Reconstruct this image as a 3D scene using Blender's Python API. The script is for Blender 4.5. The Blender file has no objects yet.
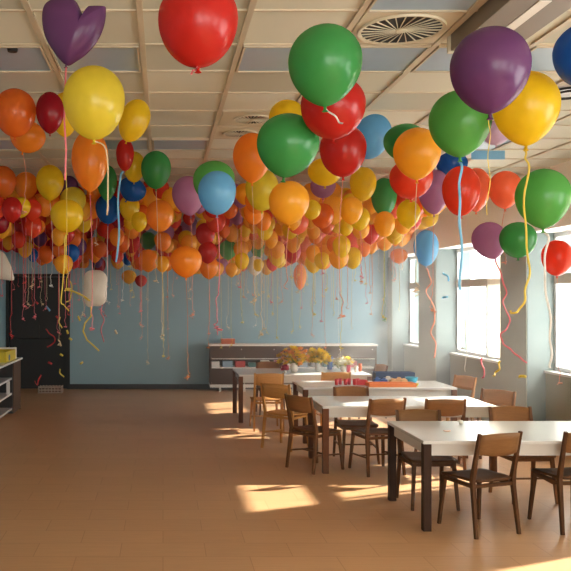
import bpy, bmesh, math, random
import numpy as np
from mathutils import Vector, Matrix
PI = math.pi
sc = bpy.context.scene
col = sc.collection

# ------------------------------------------------------------ camera, world, sun, exposure
F, CX, CY, EYE = 780.0, 163.0, 298.0, 1.85
cam_d = bpy.data.cameras.new('camera'); cam = bpy.data.objects.new('camera', cam_d); col.objects.link(cam)
cam.location = (0, 0, EYE); cam.rotation_euler = (PI/2, 0, 0)
cam_d.sensor_width = 36; cam_d.lens = 36*F/571
cam_d.shift_x = (285.5-CX)/571; cam_d.shift_y = (CY-285.5)/571
cam_d.clip_start = .05; cam_d.clip_end = 200
sc.camera = cam

w = bpy.data.worlds.new('world'); sc.world = w; w.use_nodes = True
bgn = w.node_tree.nodes['Background']
bgn.inputs[0].default_value = (1.0, 0.985, 0.965, 1); bgn.inputs[1].default_value = 9.0

sun_d = bpy.data.lights.new('sun', 'SUN'); sun = bpy.data.objects.new('sun', sun_d); col.objects.link(sun)
sun.rotation_euler = Vector((-1, -.42, -.61)).to_track_quat('-Z', 'Y').to_euler()
sun_d.energy = 15; sun_d.color = (1, .92, .80); sun_d.angle = math.radians(1.0)

sc.view_settings.view_transform = 'Standard'; sc.view_settings.look = 'None'
sc.view_settings.gamma = 1; sc.view_settings.exposure = 0.62
sc.view_settings.use_curve_mapping = False
sc.cycles.max_bounces = 10; sc.cycles.diffuse_bounces = 6; sc.cycles.transparent_max_bounces = 12
sc.cycles.sample_clamp_indirect = 8

XR, XP, XG, HC = 4.58, 4.82, 4.95, 3.40      # pier face, parapet face, glass plane, ceiling height
YB, YF, XL = 15.86, -3.4, -4.4
BAYS = [(13.95, 15.55), (10.58, 13.06), (7.30, 9.80), (4.02, 6.50), (.74, 3.22), (-2.6, -.1)]
SILL, HEAD = .94, 2.66
REAR_FILL = [(-.6, 1.6), (2.2, 4.2)]  # window openings added in the unseen rear wall for fill light
def area(name, loc, rot, sx, sy, portal=True, e=0, c=(1, 1, 1)):
    d = bpy.data.lights.new(name, 'AREA'); o = bpy.data.objects.new(name, d); col.objects.link(o)
    d.shape = 'RECTANGLE'; d.size = sx; d.size_y = sy; d.energy = e; d.color = c
    d.cycles.is_portal = portal
    o.location = loc; o.rotation_euler = rot
for y0, y1 in BAYS:
    area('window_portal', (5.2, (y0+y1)/2, (SILL+HEAD)/2), (0, PI/2, 0), HEAD-SILL, y1-y0)
for x0, x1 in REAR_FILL:
    area('window_portal', ((x0+x1)/2, YF-.25, 1.8), (PI/2, 0, 0), x1-x0, 1.9)

# ------------------------------------------------------------ materials
def rgb(r, g, b):
    f = lambda c: (c/255/12.92) if c/255 <= .04045 else ((c/255+.055)/1.055)**2.4
    return (f(r), f(g), f(b), 1)
MATS = {}
def mat(name, c, rough=.5, noise=.06, scale=8.0, trans=0, metal=0, coat=0, bump=0, stretch=None, spec=.5):
    if name in MATS: return MATS[name]
    m = bpy.data.materials.new(name); m.use_nodes = True; nt = m.node_tree; n = nt.nodes; L = nt.links
    p = n['Principled BSDF']; p.inputs['Roughness'].default_value = rough; p.inputs['Metallic'].default_value = metal
    p.inputs['Coat Weight'].default_value = coat; p.inputs['Specular IOR Level'].default_value = spec
    tc = n.new('ShaderNodeTexCoord'); nz = n.new('ShaderNodeTexNoise'); nz.inputs['Scale'].default_value = scale
    nz.inputs['Detail'].default_value = 4
    src = tc.outputs['Object']
    if stretch:
        mp = n.new('ShaderNodeMapping'); mp.inputs['Scale'].default_value = stretch
        L.new(src, mp.inputs[0]); src = mp.outputs[0]
    L.new(src, nz.inputs['Vector'])
    mx = n.new('ShaderNodeMix'); mx.data_type = 'RGBA'
    mx.inputs[6].default_value = tuple(max(0, v*(1-noise*2)) for v in c[:3])+(1,)
    mx.inputs[7].default_value = tuple(min(1, v*(1+noise*2)) for v in c[:3])+(1,)
    L.new(nz.outputs[0], mx.inputs[0]); L.new(mx.outputs[2], p.inputs['Base Color'])
    if bump:
        b = n.new('ShaderNodeBump'); b.inputs['Strength'].default_value = bump; b.inputs['Distance'].default_value = .01
        L.new(nz.outputs[0], b.inputs['Height']); L.new(b.outputs[0], p.inputs['Normal'])
    if trans:
        t = n.new('ShaderNodeBsdfTranslucent'); L.new(mx.outputs[2], t.inputs[0])
        ms = n.new('ShaderNodeMixShader'); ms.inputs[0].default_value = trans
        L.new(p.outputs[0], ms.inputs[1]); L.new(t.outputs[0], ms.inputs[2]); L.new(ms.outputs[0], n['Material Output'].inputs[0])
    MATS[name] = m
    return m

def wood(name, c, c2, stretch=(30, 30, 2.2), rough=.5):
    if name in MATS: return MATS[name]
    m = mat(name, c, rough, 0, 3, stretch=stretch, spec=.15)
    mx = [x for x in m.node_tree.nodes if x.bl_idname == 'ShaderNodeMix'][0]
    mx.inputs[6].default_value = c; mx.inputs[7].default_value = c2
    return m

def floor_mat():
    m = bpy.data.materials.new('floor_laminate'); m.use_nodes = True; nt = m.node_tree; n = nt.nodes; L = nt.links
    p = n['Principled BSDF']; p.inputs['Roughness'].default_value = .38
    tc = n.new('ShaderNodeTexCoord')
    br = n.new('ShaderNodeTexBrick'); br.inputs['Scale'].default_value = 1
    br.inputs['Brick Width'].default_value = .62; br.inputs['Row Height'].default_value = .31
    br.inputs['Mortar Size'].default_value = .004; br.inputs['Mortar Smooth'].default_value = .5
    br.inputs['Color1'].default_value = rgb(192, 148, 108); br.inputs['Color2'].default_value = rgb(198, 154, 113)
    br.inputs['Mortar'].default_value = rgb(174, 130, 92)
    L.new(tc.outputs['Object'], br.inputs['Vector'])
    mp = n.new('ShaderNodeMapping'); mp.inputs['Scale'].default_value = (2, 26, 1); L.new(tc.outputs['Object'], mp.inputs[0])
    nz = n.new('ShaderNodeTexNoise'); nz.inputs['Scale'].default_value = 1.6; nz.inputs['Detail'].default_value = 6; L.new(mp.outputs[0], nz.inputs['Vector'])
    cr = n.new('ShaderNodeMapRange'); cr.inputs[3].default_value = .86; cr.inputs[4].default_value = 1.12
    L.new(nz.outputs[0], cr.inputs[0])
    mu = n.new('ShaderNodeVectorMath'); mu.operation = 'SCALE'; L.new(br.outputs[0], mu.inputs[0]); L.new(cr.outputs[0], mu.inputs['Scale'])
    L.new(mu.outputs[0], p.inputs['Base Color'])
    return m
def ceil_mat():
    m = bpy.data.materials.new('ceiling_tile'); m.use_nodes = True; nt = m.node_tree; n = nt.nodes; L = nt.links
    p = n['Principled BSDF']; p.inputs['Roughness'].default_value = .8
    tc = n.new('ShaderNodeTexCoord')
    sx = n.new('ShaderNodeVectorMath'); sx.operation = 'ADD'; sx.inputs[1].default_value = (.125+5.95, -4.19+11.2, 0)
    L.new(tc.outputs['Object'], sx.inputs[0])
    dv = n.new('ShaderNodeVectorMath'); dv.operation = 'DIVIDE'; dv.inputs[1].default_value = (.595, .56, 50); L.new(sx.outputs[0], dv.inputs[0])
    fl = n.new('ShaderNodeVectorMath'); fl.operation = 'FLOOR'; L.new(dv.outputs[0], fl.inputs[0])
    wn = n.new('ShaderNodeTexWhiteNoise'); L.new(fl.outputs[0], wn.inputs['Vector'])
    nz = n.new('ShaderNodeTexNoise'); nz.inputs['Scale'].default_value = 60; L.new(tc.outputs['Object'], nz.inputs['Vector'])
    mx = n.new('ShaderNodeMix'); mx.data_type = 'RGBA'
    mx.inputs[6].default_value = rgb(188, 188, 172); mx.inputs[7].default_value = rgb(214, 213, 196)
    L.new(wn.outputs[0], mx.inputs[0]); L.new(mx.outputs[2], p.inputs['Base Color'])
    b = n.new('ShaderNodeBump'); b.inputs['Strength'].default_value = .15; L.new(nz.outputs[0], b.inputs['Height']); L.new(b.outputs[0], p.inputs['Normal'])
    return m
def glass_mat():
    m = bpy.data.materials.new('window_glass'); m.use_nodes = True; nt = m.node_tree; n = nt.nodes; L = nt.links
    t = n.new('ShaderNodeBsdfTransparent'); t.inputs[0].default_value = (.97, .98, .97, 1)
    g = n.new('ShaderNodeBsdfGlossy'); g.inputs['Roughness'].default_value = .02
    fr = n.new('ShaderNodeFresnel'); fr.inputs[0].default_value = 1.45
    ge = n.new('ShaderNodeNewGeometry'); sb = n.new('ShaderNodeMath'); sb.operation = 'SUBTRACT'; sb.inputs[0].default_value = 1; L.new(ge.outputs['Backfacing'], sb.inputs[1])
    mu = n.new('ShaderNodeMath'); mu.operation = 'MULTIPLY'; L.new(fr.outputs[0], mu.inputs[0]); L.new(sb.outputs[0], mu.inputs[1])
    ms = n.new('ShaderNodeMixShader'); L.new(mu.outputs[0], ms.inputs[0]); L.new(t.outputs[0], ms.inputs[1]); L.new(g.outputs[0], ms.inputs[2])
    L.new(ms.outputs[0], n['Material Output'].inputs[0])
    return m
M_floor, M_ceil, M_glass = floor_mat(), ceil_mat(), glass_mat()
M_blue = mat('blue_grey_paint', rgb(140, 172, 183), .65, .03, 3)
M_pier = mat('darkened_pier_paint', rgb(94, 107, 104), .65, .03, 3)  # wall blue darkened so window light does not burn out the reveals
M_taupe = mat('taupe_face', rgb(140, 144, 126), .65, .03, 3)
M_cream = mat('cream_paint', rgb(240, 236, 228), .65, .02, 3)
M_white = mat('white_frame', rgb(205, 206, 206), .35, .02)
M_mull = mat('mullion_grey', rgb(140, 142, 142), .4, .02)
M_tanblind = mat('blind_case', rgb(176, 160, 140), .5, .03)
M_base = mat('dark_baseboard', rgb(40, 38, 38), .5, .05)
M_dark = mat('door_black', rgb(22, 25, 26), .55, .08)
M_grid = mat('ceiling_grid_metal', rgb(196, 184, 160), .5, .04)
M_lens = mat('grey_acrylic_lens', rgb(150, 174, 192), .3, .03)
M_vent = mat('vent_cream_metal', rgb(205, 196, 170), .4, .03)
M_blackm = mat('vent_cavity', rgb(28, 26, 24), .6, .05)
M_top = mat('white_laminate_top', rgb(216, 216, 214), .22, .015)
M_apron = mat('white_apron', rgb(205, 203, 198), .4, .02)
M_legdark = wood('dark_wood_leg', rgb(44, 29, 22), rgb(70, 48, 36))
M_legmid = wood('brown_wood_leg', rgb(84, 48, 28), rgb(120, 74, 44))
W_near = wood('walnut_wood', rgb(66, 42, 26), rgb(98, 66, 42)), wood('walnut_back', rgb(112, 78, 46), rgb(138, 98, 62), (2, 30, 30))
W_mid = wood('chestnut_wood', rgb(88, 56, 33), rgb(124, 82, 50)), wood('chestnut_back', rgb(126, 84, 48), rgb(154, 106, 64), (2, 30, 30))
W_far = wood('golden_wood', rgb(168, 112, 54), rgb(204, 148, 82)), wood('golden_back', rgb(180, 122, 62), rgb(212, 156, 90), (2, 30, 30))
M_cab = wood('cabinet_brown', rgb(74, 55, 45), rgb(96, 74, 60), (2, 20, 20))

# ------------------------------------------------------------ mesh helpers
def obj(name, bm, m=None, parent=None, smooth=False, loc=None):
    me = bpy.data.meshes.new(name); bm.to_mesh(me); bm.free()
    if m: me.materials.append(m)
    if smooth: me.polygons.foreach_set('use_smooth', [True]*len(me.polygons))
    o = bpy.data.objects.new(name, me); col.objects.link(o)
    if parent: o.parent = parent
    if loc: o.location = loc
    return o
def tag(o, label=None, cat=None, group=None, kind=None):
    if label: o['label'] = label
    if cat: o['category'] = cat
    if group: o['group'] = group
    if kind: o['kind'] = kind
    return o
def thing(name, label, cat, loc=(0, 0, 0), rz=0, group=None):
    o = bpy.data.objects.new(name, None); col.objects.link(o); o.empty_display_size = .1
    o.location = loc; o.rotation_euler = (0, 0, rz)
    return tag(o, label, cat, group)
def struct(name, bm, m, **k): return tag(obj(name, bm, m, **k), kind='structure')
def bx(bm, x0, x1, y0, y1, z0, z1, bev=0):
    v = [bm.verts.new((x, y, z)) for z in (z0, z1) for y in (y0, y1) for x in (x0, x1)]
    fs = [bm.faces.new([v[i] for i in q]) for q in ((0, 2, 3, 1), (4, 5, 7, 6), (0, 1, 5, 4), (2, 6, 7, 3), (0, 4, 6, 2), (1, 3, 7, 5))]
    if bev:
        es = list({e for f in fs for e in f.edges})
        bmesh.ops.bevel(bm, geom=es, offset=bev, segments=2, affect='EDGES', profile=.6)
    return bm
def nb(): return bmesh.new()
def box(*a, **k): return bx(nb(), *a, **k)
def bar(bm, a, b, ra, rb, sides=4, rot=PI/4, flat=1.0):
    """tapered bar from a to b"""
    a, b = Vector(a), Vector(b); d = (b-a).normalized()
    u = Vector((1, 0, 0)) if abs(d.x) < .9 else Vector((0, 1, 0))
    s = d.cross(u).normalized(); t = s.cross(d).normalized()
    R = []
    for p, r in ((a, ra), (b, rb)):
        R.append([bm.verts.new(p+(t*math.cos(rot+2*PI*i/sides)+s*flat*math.sin(rot+2*PI*i/sides))*r) for i in range(sides)])
    for i in range(sides):
        j = (i+1) % sides; bm.faces.new((R[0][i], R[0][j], R[1][j], R[1][i]))
    bm.faces.new(R[0][::-1]); bm.faces.new(R[1])
    return bm
def tube(bm, pts, r, sides=4, flat=1.0):
    pts = [Vector(p) for p in pts]; prev = None; s = None
    for i, p in enumerate(pts):
        d = (pts[min(i+1, len(pts)-1)]-pts[max(i-1, 0)])
        d = d.normalized() if d.length > 1e-9 else Vector((0, 0, -1))
        if s is None: s = d.cross(Vector((0, 1, 0)) if abs(d.y) < .9 else Vector((1, 0, 0))).normalized()
        s = (s-d*s.dot(d)); s = s.normalized() if s.length > 1e-6 else d.orthogonal().normalized()
        t = s.cross(d)
        ring = [bm.verts.new(p+(s*math.cos(2*PI*k/sides)+t*flat*math.sin(2*PI*k/sides))*r) for k in range(sides)]
        if prev:
            for k in range(sides):
                j = (k+1) % sides; bm.faces.new((prev[k], prev[j], ring[j], ring[k]))
        else: bm.faces.new(ring[::-1])
        prev = ring
    bm.faces.new(prev)
    return bm
def lathe(bm, prof, seg=24, c=(0, 0)):
    rings = []
    for r, z in prof:
        if r < 1e-6: rings.append([bm.verts.new((c[0], c[1], z))])
        else: rings.append([bm.verts.new((c[0]+r*math.cos(2*PI*i/seg), c[1]+r*math.sin(2*PI*i/seg), z)) for i in range(seg)])
    for a, b in zip(rings, rings[1:]):
        for i in range(seg):
            j = (i+1) % seg
            q = [a[i % len(a)], a[j % len(a)], b[j % len(b)], b[i % len(b)]]
            q = list(dict.fromkeys(q))
            if len(q) > 2: bm.faces.new(q)
    bmesh.ops.recalc_face_normals(bm, faces=bm.faces)
    return bm
def dup(root, loc=None, rz=None):
    r = root.copy(); col.objects.link(r)
    if loc is not None: r.location = loc
    if rz is not None: r.rotation_euler = (0, 0, rz)
    for ch in root.children:
        c = ch.copy(); col.objects.link(c); c.parent = r
        for g in ch.children:
            d = g.copy(); col.objects.link(d); d.parent = c
    return r
def P(px, py, Y): return Vector(((px-CX)*Y/F, Y, EYE+(CY-py)*Y/F))

# ------------------------------------------------------------ the room
struct('floor', box(XL-.2, 5.3, YF-.2, YB+1.6, -.1, 0), M_floor)
struct('ceiling', box(XL-.2, 5.3, YF-.2, YB+.2, HC, HC+.12), M_ceil)
bm = nb()                                                   # back wall, opening for the dark doorway
DX0, DX1, DH = -3.13, -1.95, 2.28
bx(bm, XL-.2, DX0, YB, YB+.2, 0, HC); bx(bm, DX0, DX1, YB, YB+.2, DH, HC); bx(bm, DX1, 5.3, YB, YB+.2, 0, HC)
struct('wall_back', bm, M_blue)
bm = box(DX0-.2, DX1+.2, YB+1.4, YB+1.5, 0, 2.6); bx(bm, DX0-.2, DX0, YB+.2, YB+1.4, 0, 2.6); bx(bm, DX1, DX1+.2, YB+.2, YB+1.4, 0, 2.6)
bx(bm, DX0-.2, DX1+.2, YB+.2, YB+1.5, 2.5, 2.6)
struct('wall_passage', bm, M_dark)
bm = box(DX0, DX1, YB+.06, YB+.11, 0, DH-.03)
d1 = struct('door_1', bm, M_dark)
obj('door_frame', bx(bx(box(DX0-.06, DX0, YB-.03, YB+.06, 0, DH+.06), DX1, DX1+.06, YB-.03, YB+.06, 0, DH+.06), DX0, DX1, YB-.03, YB+.06, DH, DH+.06), M_dark, d1)
obj('push_bar', bar(bar(nb(), (DX0+.15, YB+.03, 1.02), (DX1-.15, YB+.03, 1.02), .014, .014, 8), (DX0+.6, YB+.055, 1.0), (DX0+.6, YB+.055, 1.3), .01, .01), M_base, d1)
struct('baseboard_back', bx(box(DX1+.06, XR, YB-.02, YB, 0, .1), XL, DX0-.06, YB-.02, YB, 0, .1), M_base)
bm = box(XL-.2, XL, YF, YB, 0, HC); struct('wall_left', bm, M_blue)
struct('baseboard_left', box(XL, XL+.02, YF, YB, 0, .1), M_base)
bm = nb()                                                   # rear wall behind the viewer, windows added for frontal fill light
xs = [XL]+[v for p in REAR_FILL for v in p]+[5.15]
for i in range(0, len(xs), 2): bx(bm, xs[i], xs[i+1], YF-.2, YF, 0, HC)
for x0, x1 in REAR_FILL: bx(bm, x0, x1, YF-.2, YF, 0, .85); bx(bm, x0, x1, YF-.2, YF, 2.75, HC)
struct('wall_rear', bm, M_cream)
# right wall: piers, parapet, header
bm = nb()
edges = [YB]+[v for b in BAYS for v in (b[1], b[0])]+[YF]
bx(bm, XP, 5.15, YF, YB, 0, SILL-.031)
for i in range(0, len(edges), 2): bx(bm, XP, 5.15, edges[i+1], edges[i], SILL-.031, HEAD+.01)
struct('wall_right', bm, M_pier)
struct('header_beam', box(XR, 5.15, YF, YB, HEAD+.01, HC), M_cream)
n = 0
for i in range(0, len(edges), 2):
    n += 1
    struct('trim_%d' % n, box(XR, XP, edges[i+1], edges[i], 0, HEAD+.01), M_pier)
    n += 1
    struct('trim_%d' % n, box(XR-.012, XR, edges[i+1]+.01, edges[i]-.01 if i else edges[i], 0, HEAD), M_taupe)   # thin taupe layer over the pier's room face
for i, (y0, y1) in enumerate(BAYS):
    n += 1
    struct('trim_%d' % n, box(XP-.012, XP, y0, y1, 0, SILL-.03), M_taupe)
for i, (y0, y1) in enumerate(BAYS):
    wn = struct('window_%d' % (i+1), box(XG-.005, XG+.005, y0+.03, y1-.03, SILL+.03, HEAD-.03), M_glass)
    bm = nb(); t = .05
    bx(bm, XG-.035, XG+.035, y0, y0+t, SILL, HEAD); bx(bm, XG-.035, XG+.035, y1-t, y1, SILL, HEAD)
    bx(bm, XG-.035, XG+.035, y0+t, y1-t, SILL, SILL+t); bx(bm, XG-.035, XG+.035, y0+t, y1-t, HEAD-t, HEAD)
    obj('window_frame', bm, M_white, wn)
    ym = (y0+y1)/2-.1
    obj('mullion', bx(box(XG-.05, XG+.04, ym-.03, ym+.03, SILL+t, HEAD-t), XG-.045, XG-.012, ym+.08, ym+.13, SILL+t, 2.03), M_mull, wn)
    obj('transom', box(XG-.06, XG+.04, y0+t, ym-.03, 2.03, 2.15), M_tanblind, wn)
    obj('transom', box(XG-.06, XG+.04, ym+.03, y1-t, 2.03, 2.15), M_tanblind, wn)
    obj('window_sill', box(XP-.03, 5.14, y0+.001, y1-.001, SILL-.03, SILL-.001), M_white, wn)
M_sunblock = mat('sun_block_fabric', rgb(232, 228, 218), .8, .02, 30, trans=.6)
for bi, (y0, y1), nm in ((1, (10.64, 11.69), 'second'), (2, (7.36, 8.42), 'nearest'), (3, (4.08, 6.05), 'out-of-frame near')):  # blinds added to narrow the sun patches on the floor
    rb = thing('sun_block_blind', 'added white blind holding back sun at the near pane of the %s window' % nm, 'blind', (XG-.09, (y0+y1)/2, SILL+.02), 0, 'blinds added to shape the sun patches')
    hh = (y1-y0)/2; zt_ = HEAD-SILL-.05
    obj('fabric', box(-.002, .002, -hh, hh, .02, zt_), M_sunblock, rb)
    obj('bottom_bar', box(-.008, .008, -hh, hh, 0, .02), M_white, rb)
    obj('roller', bar(nb(), (0, -hh, zt_+.01), (0, hh, zt_+.01), .022, .022, 10), M_white, rb)
for i, (x0, x1) in enumerate(REAR_FILL):  # added windows that light the room from behind the camera
    wn = struct('window_%d' % (i+len(BAYS)+1), box(x0, x1, YF-.105, YF-.095, .85, 2.75), M_glass)
    bm = nb()
    for xx in (x0, (x0+x1)/2-.03, x1-.06): bx(bm, xx, xx+.06, YF-.13, YF-.07, .85, 2.75)
    bx(bm, x0, x1, YF-.13, YF-.07, .85, .91); bx(bm, x0, x1, YF-.13, YF-.07, 2.69, 2.75)
    obj('window_frame', bm, M_white, wn)

# haze volume added to imitate milky glare, denser toward the windows
hz = bpy.data.materials.new('glare_haze'); hz.use_nodes = True; hn = hz.node_tree.nodes; hn.remove(hn['Principled BSDF'])
vs = hn.new('ShaderNodeVolumeScatter'); vs.inputs['Color'].default_value = (1, .97, .93, 1); vs.inputs['Density'].default_value = .055; vs.inputs['Anisotropy'].default_value = .35
hc = hn.new('ShaderNodeTexCoord'); hs = hn.new('ShaderNodeSeparateXYZ'); hr = hn.new('ShaderNodeMapRange'); hy_ = hn.new('ShaderNodeMapRange'); hm = hn.new('ShaderNodeMath'); hm.operation = 'MULTIPLY'
hl = hz.node_tree.links; hl.new(hc.outputs['Object'], hs.inputs[0]); hl.new(hs.outputs['X'], hr.inputs[0]); hl.new(hs.outputs['Y'], hy_.inputs[0])
hr.inputs[1].default_value = -2.5; hr.inputs[2].default_value = 4.0; hr.interpolation_type = 'SMOOTHSTEP'; hr.inputs[4].default_value = .052
hy_.inputs[1].default_value = 6.5; hy_.inputs[2].default_value = 10.5; hy_.interpolation_type = 'SMOOTHSTEP'
hl.new(hr.outputs[0], hm.inputs[0]); hl.new(hy_.outputs[0], hm.inputs[1]); hl.new(hm.outputs[0], vs.inputs['Density'])
hz.node_tree.links.new(vs.outputs[0], hn['Material Output'].inputs['Volume'])
tag(obj('glare_haze', box(-2.5, XR-.03, 6.5, YB-.04, .01, HC-.02), hz), 'added haze imitating window glare around the farthest tables and windows', 'haze', kind='stuff')

# ceiling grid
GX, GY = -.125, 4.19
bm = nb()
k = -7
while GX+.595*k < XR:
    x = GX+.595*k
    bx(bm, x-.017, x+.017, YF, YB, HC-.014, HC); k += 1
k = -13
while GY+.56*k < YB:
    y = GY+.56*k; bx(bm, XL, XR, y-.009, y+.009, HC-.010, HC); k += 1
struct('ceiling_grid', bm, M_grid)
def cell(i, j): return GX+.595*i, GX+.595*(i+1), GY+.56*j, GY+.56*(j+1)
CG = 'unlit grey light panels in the ceiling grid'
proto = None
rows_name = {-1: 'nearest row', 1: 'second row', 6: 'third row', 12: 'farthest row'}
cells = [(2, -1)]+[(i, 1) for i in (-2, -1, 1, 2, 3, 4)]+[(i, 6) for i in (-3, -1, 0, 2, 3, 5)]+[(i, 12) for i in (4, 5, 6)]
light_labels = {(2, -1): 'unlit grey ceiling panel at the top edge, nearer than the round slotted vent',
 (-2, 1): 'unlit grey ceiling panel left of the purple heart balloon, by top left corner',
 (-1, 1): 'unlit grey ceiling panel behind the purple heart balloon', (1, 1): 'unlit grey ceiling panel left of the big green balloon under the vent',
 (2, 1): 'unlit grey ceiling panel just behind the large round slotted vent', (3, 1): 'unlit grey ceiling panel beside the big purple balloon, left of it',
 (4, 1): 'unlit grey ceiling panel between the big purple and dark blue balloons'}
for (i, j) in cells:
    x0, x1, y0, y1 = cell(i, j)
    if proto is None:
        proto = r = thing('ceiling_light', '', 'ceiling light', ((x0+x1)/2, (y0+y1)/2, HC), 0, CG)
        hx, hy = .595/2-.024, .28-.011; bm = nb(); t = .012
        bx(bm, -hx, hx, -hy, -hy+t, -.02, 0); bx(bm, -hx, hx, hy-t, hy, -.02, 0); bx(bm, -hx, -hx+t, -hy+t, hy-t, -.02, 0); bx(bm, hx-t, hx, -hy+t, hy-t, -.02, 0)
        obj('frame', bm, M_grid, r)
        obj('diffuser', box(-hx+t, hx-t, -hy+t, hy-t, -.010, 0), M_lens, r)
    else: r = dup(proto, ((x0+x1)/2, (y0+y1)/2, HC))
    side = sorted(a for a, b in cells if b == j).index(i)
    r['label'] = light_labels.get((i, j), 'unlit grey ceiling panel in the %s, %s from its left end' % (rows_name[j], ['first', 'second', 'third', 'fourth', 'fifth', 'last'][side]))

# vents
def vent(x, y, R, label, square=True):
    r = thing('ceiling_vent', label, 'vent', (x, y, HC), 0, 'round slotted ceiling vents')
    if square: obj('panel', box(-.27, .27, -.255, .255, -.012, 0, bev=.003), M_vent, r)
    z = -.014
    obj('cavity', lathe(nb(), [(0, z-.004), (R*.97, z-.004), (R*.97, z+.008)], 40), M_blackm, r)
    bm = lathe(nb(), [(R, z+.01), (R+.012, z), (R+.008, z-.012), (R-.012, z-.008), (R-.012, z+.01)], 40)
    obj('rim', bm, M_vent, r)
    obj('hub', lathe(nb(), [(0, z-.016), (R*.12, z-.014), (R*.16, z-.002)], 20), M_vent, r)
    bm = nb(); nb_ = 26
    for k in range(nb_):
        a = 2*PI*k/nb_; b = a+.42
        bar(bm, (R*.14*math.cos(a), R*.14*math.sin(a), z-.008), (R*.96*math.cos(b), R*.96*math.sin(b), z-.008), .0022, .0042, 4)
    obj('louvre', bm, M_vent, r)
vent(GX+.595*2.5+.0, 4.46, .235, 'large round slotted vent in the ceiling, nearest and most complete one')
vent(GX+.595*1.5, 6.70, .16, 'small round ceiling vent behind the yellow and green balloons, nearer of two')
vent(GX+.595*1.5-.05, 7.27, .15, 'small round ceiling vent above the orange balloon, farther of two')
r = thing('ceiling_speaker', 'dark double ring ceiling fixture at the right edge of the photo', 'ceiling fixture', (3.04, 5.83, HC))
for nm, R, z in (('ring', .17, -.02), ('ring', .115, -.03)):
    bm = nb(); tube(bm, [(R*math.cos(2*PI*k/32), R*math.sin(2*PI*k/32), z) for k in range(33)], .009, 6); obj(nm, bm, M_blackm, r, True)
obj('plate', lathe(nb(), [(0, -.016), (.16, -.016), (.19, 0)], 32), M_white, r)
# dropped service channel near the top right corner
r = thing('ceiling_channel', 'long dropped grey-brown channel on the ceiling above the big purple balloon', 'ceiling channel', (1.865, 3.2, HC))
obj('casing', box(-.175, .175, -1.5, 1.38, -.10, 0, bev=.004), mat('channel_taupe', rgb(132, 118, 104), .5, .03), r)
obj('end_cap', box(-.19, .19, 1.38, 1.40, -.11, 0), M_vent, r)
obj('sun_streak', box(-.03, .03, .6, 1.1, -.104, -.1), M_cream, r)  # cream strip painted as a streak of sunlight on the casing
bm = lathe(nb(), [(0, -.03), (.03, -.028), (.035, 0)], 16)
tag(obj('smoke_detector', bm, M_blackm, loc=(-.93, 4.82, HC)), 'small dark round detector on the ceiling at the left edge', 'detector')

# ------------------------------------------------------------ tables
def make_table(x0, x1, y0, y1, h, m_leg, label):
    r = thing('table', label, 'table', ((x0+x1)/2, (y0+y1)/2, 0), 0, 'white topped classroom tables')
    a, b = (x1-x0)/2, (y1-y0)/2
    obj('tabletop', box(-a, a, -b, b, h-.028, h, bev=.006), M_top, r)
    t = .045; bm = nb(); z0, z1 = h-.125, h-.0285
    bx(bm, -a+t, a-t, -b+t, -b+t+.022, z0, z1); bx(bm, -a+t, a-t, b-t-.022, b-t, z0, z1)
    bx(bm, -a+t, -a+t+.022, -b+t+.022, b-t-.022, z0, z1); bx(bm, a-t-.022, a-t, -b+t+.022, b-t-.022, z0, z1)
    obj('apron', bm, M_apron, r)
    for sx in (-1, 1):
        for sy in (-1, 1):
            cx_, cy_ = sx*(a-.035), sy*(b-.035)
            obj('leg', box(cx_-.032, cx_+.032, cy_-.032, cy_+.032, 0, h-.0285, bev=.004), m_leg, r)
    return r
T1 = (2.06, 3.90, 6.17, 7.17); T2 = (1.68, 3.52, 8.20, 9.05); T3 = (1.78, 3.74, 9.90, 10.72); T4 = (1.12, 3.10, 11.55, 12.60)
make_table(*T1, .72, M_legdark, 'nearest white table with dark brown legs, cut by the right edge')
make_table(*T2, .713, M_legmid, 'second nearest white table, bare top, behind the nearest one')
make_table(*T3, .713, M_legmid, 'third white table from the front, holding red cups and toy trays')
make_table(*T4, .715, M_legmid, 'farthest white table, carrying the yellow flower arrangements')

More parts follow.
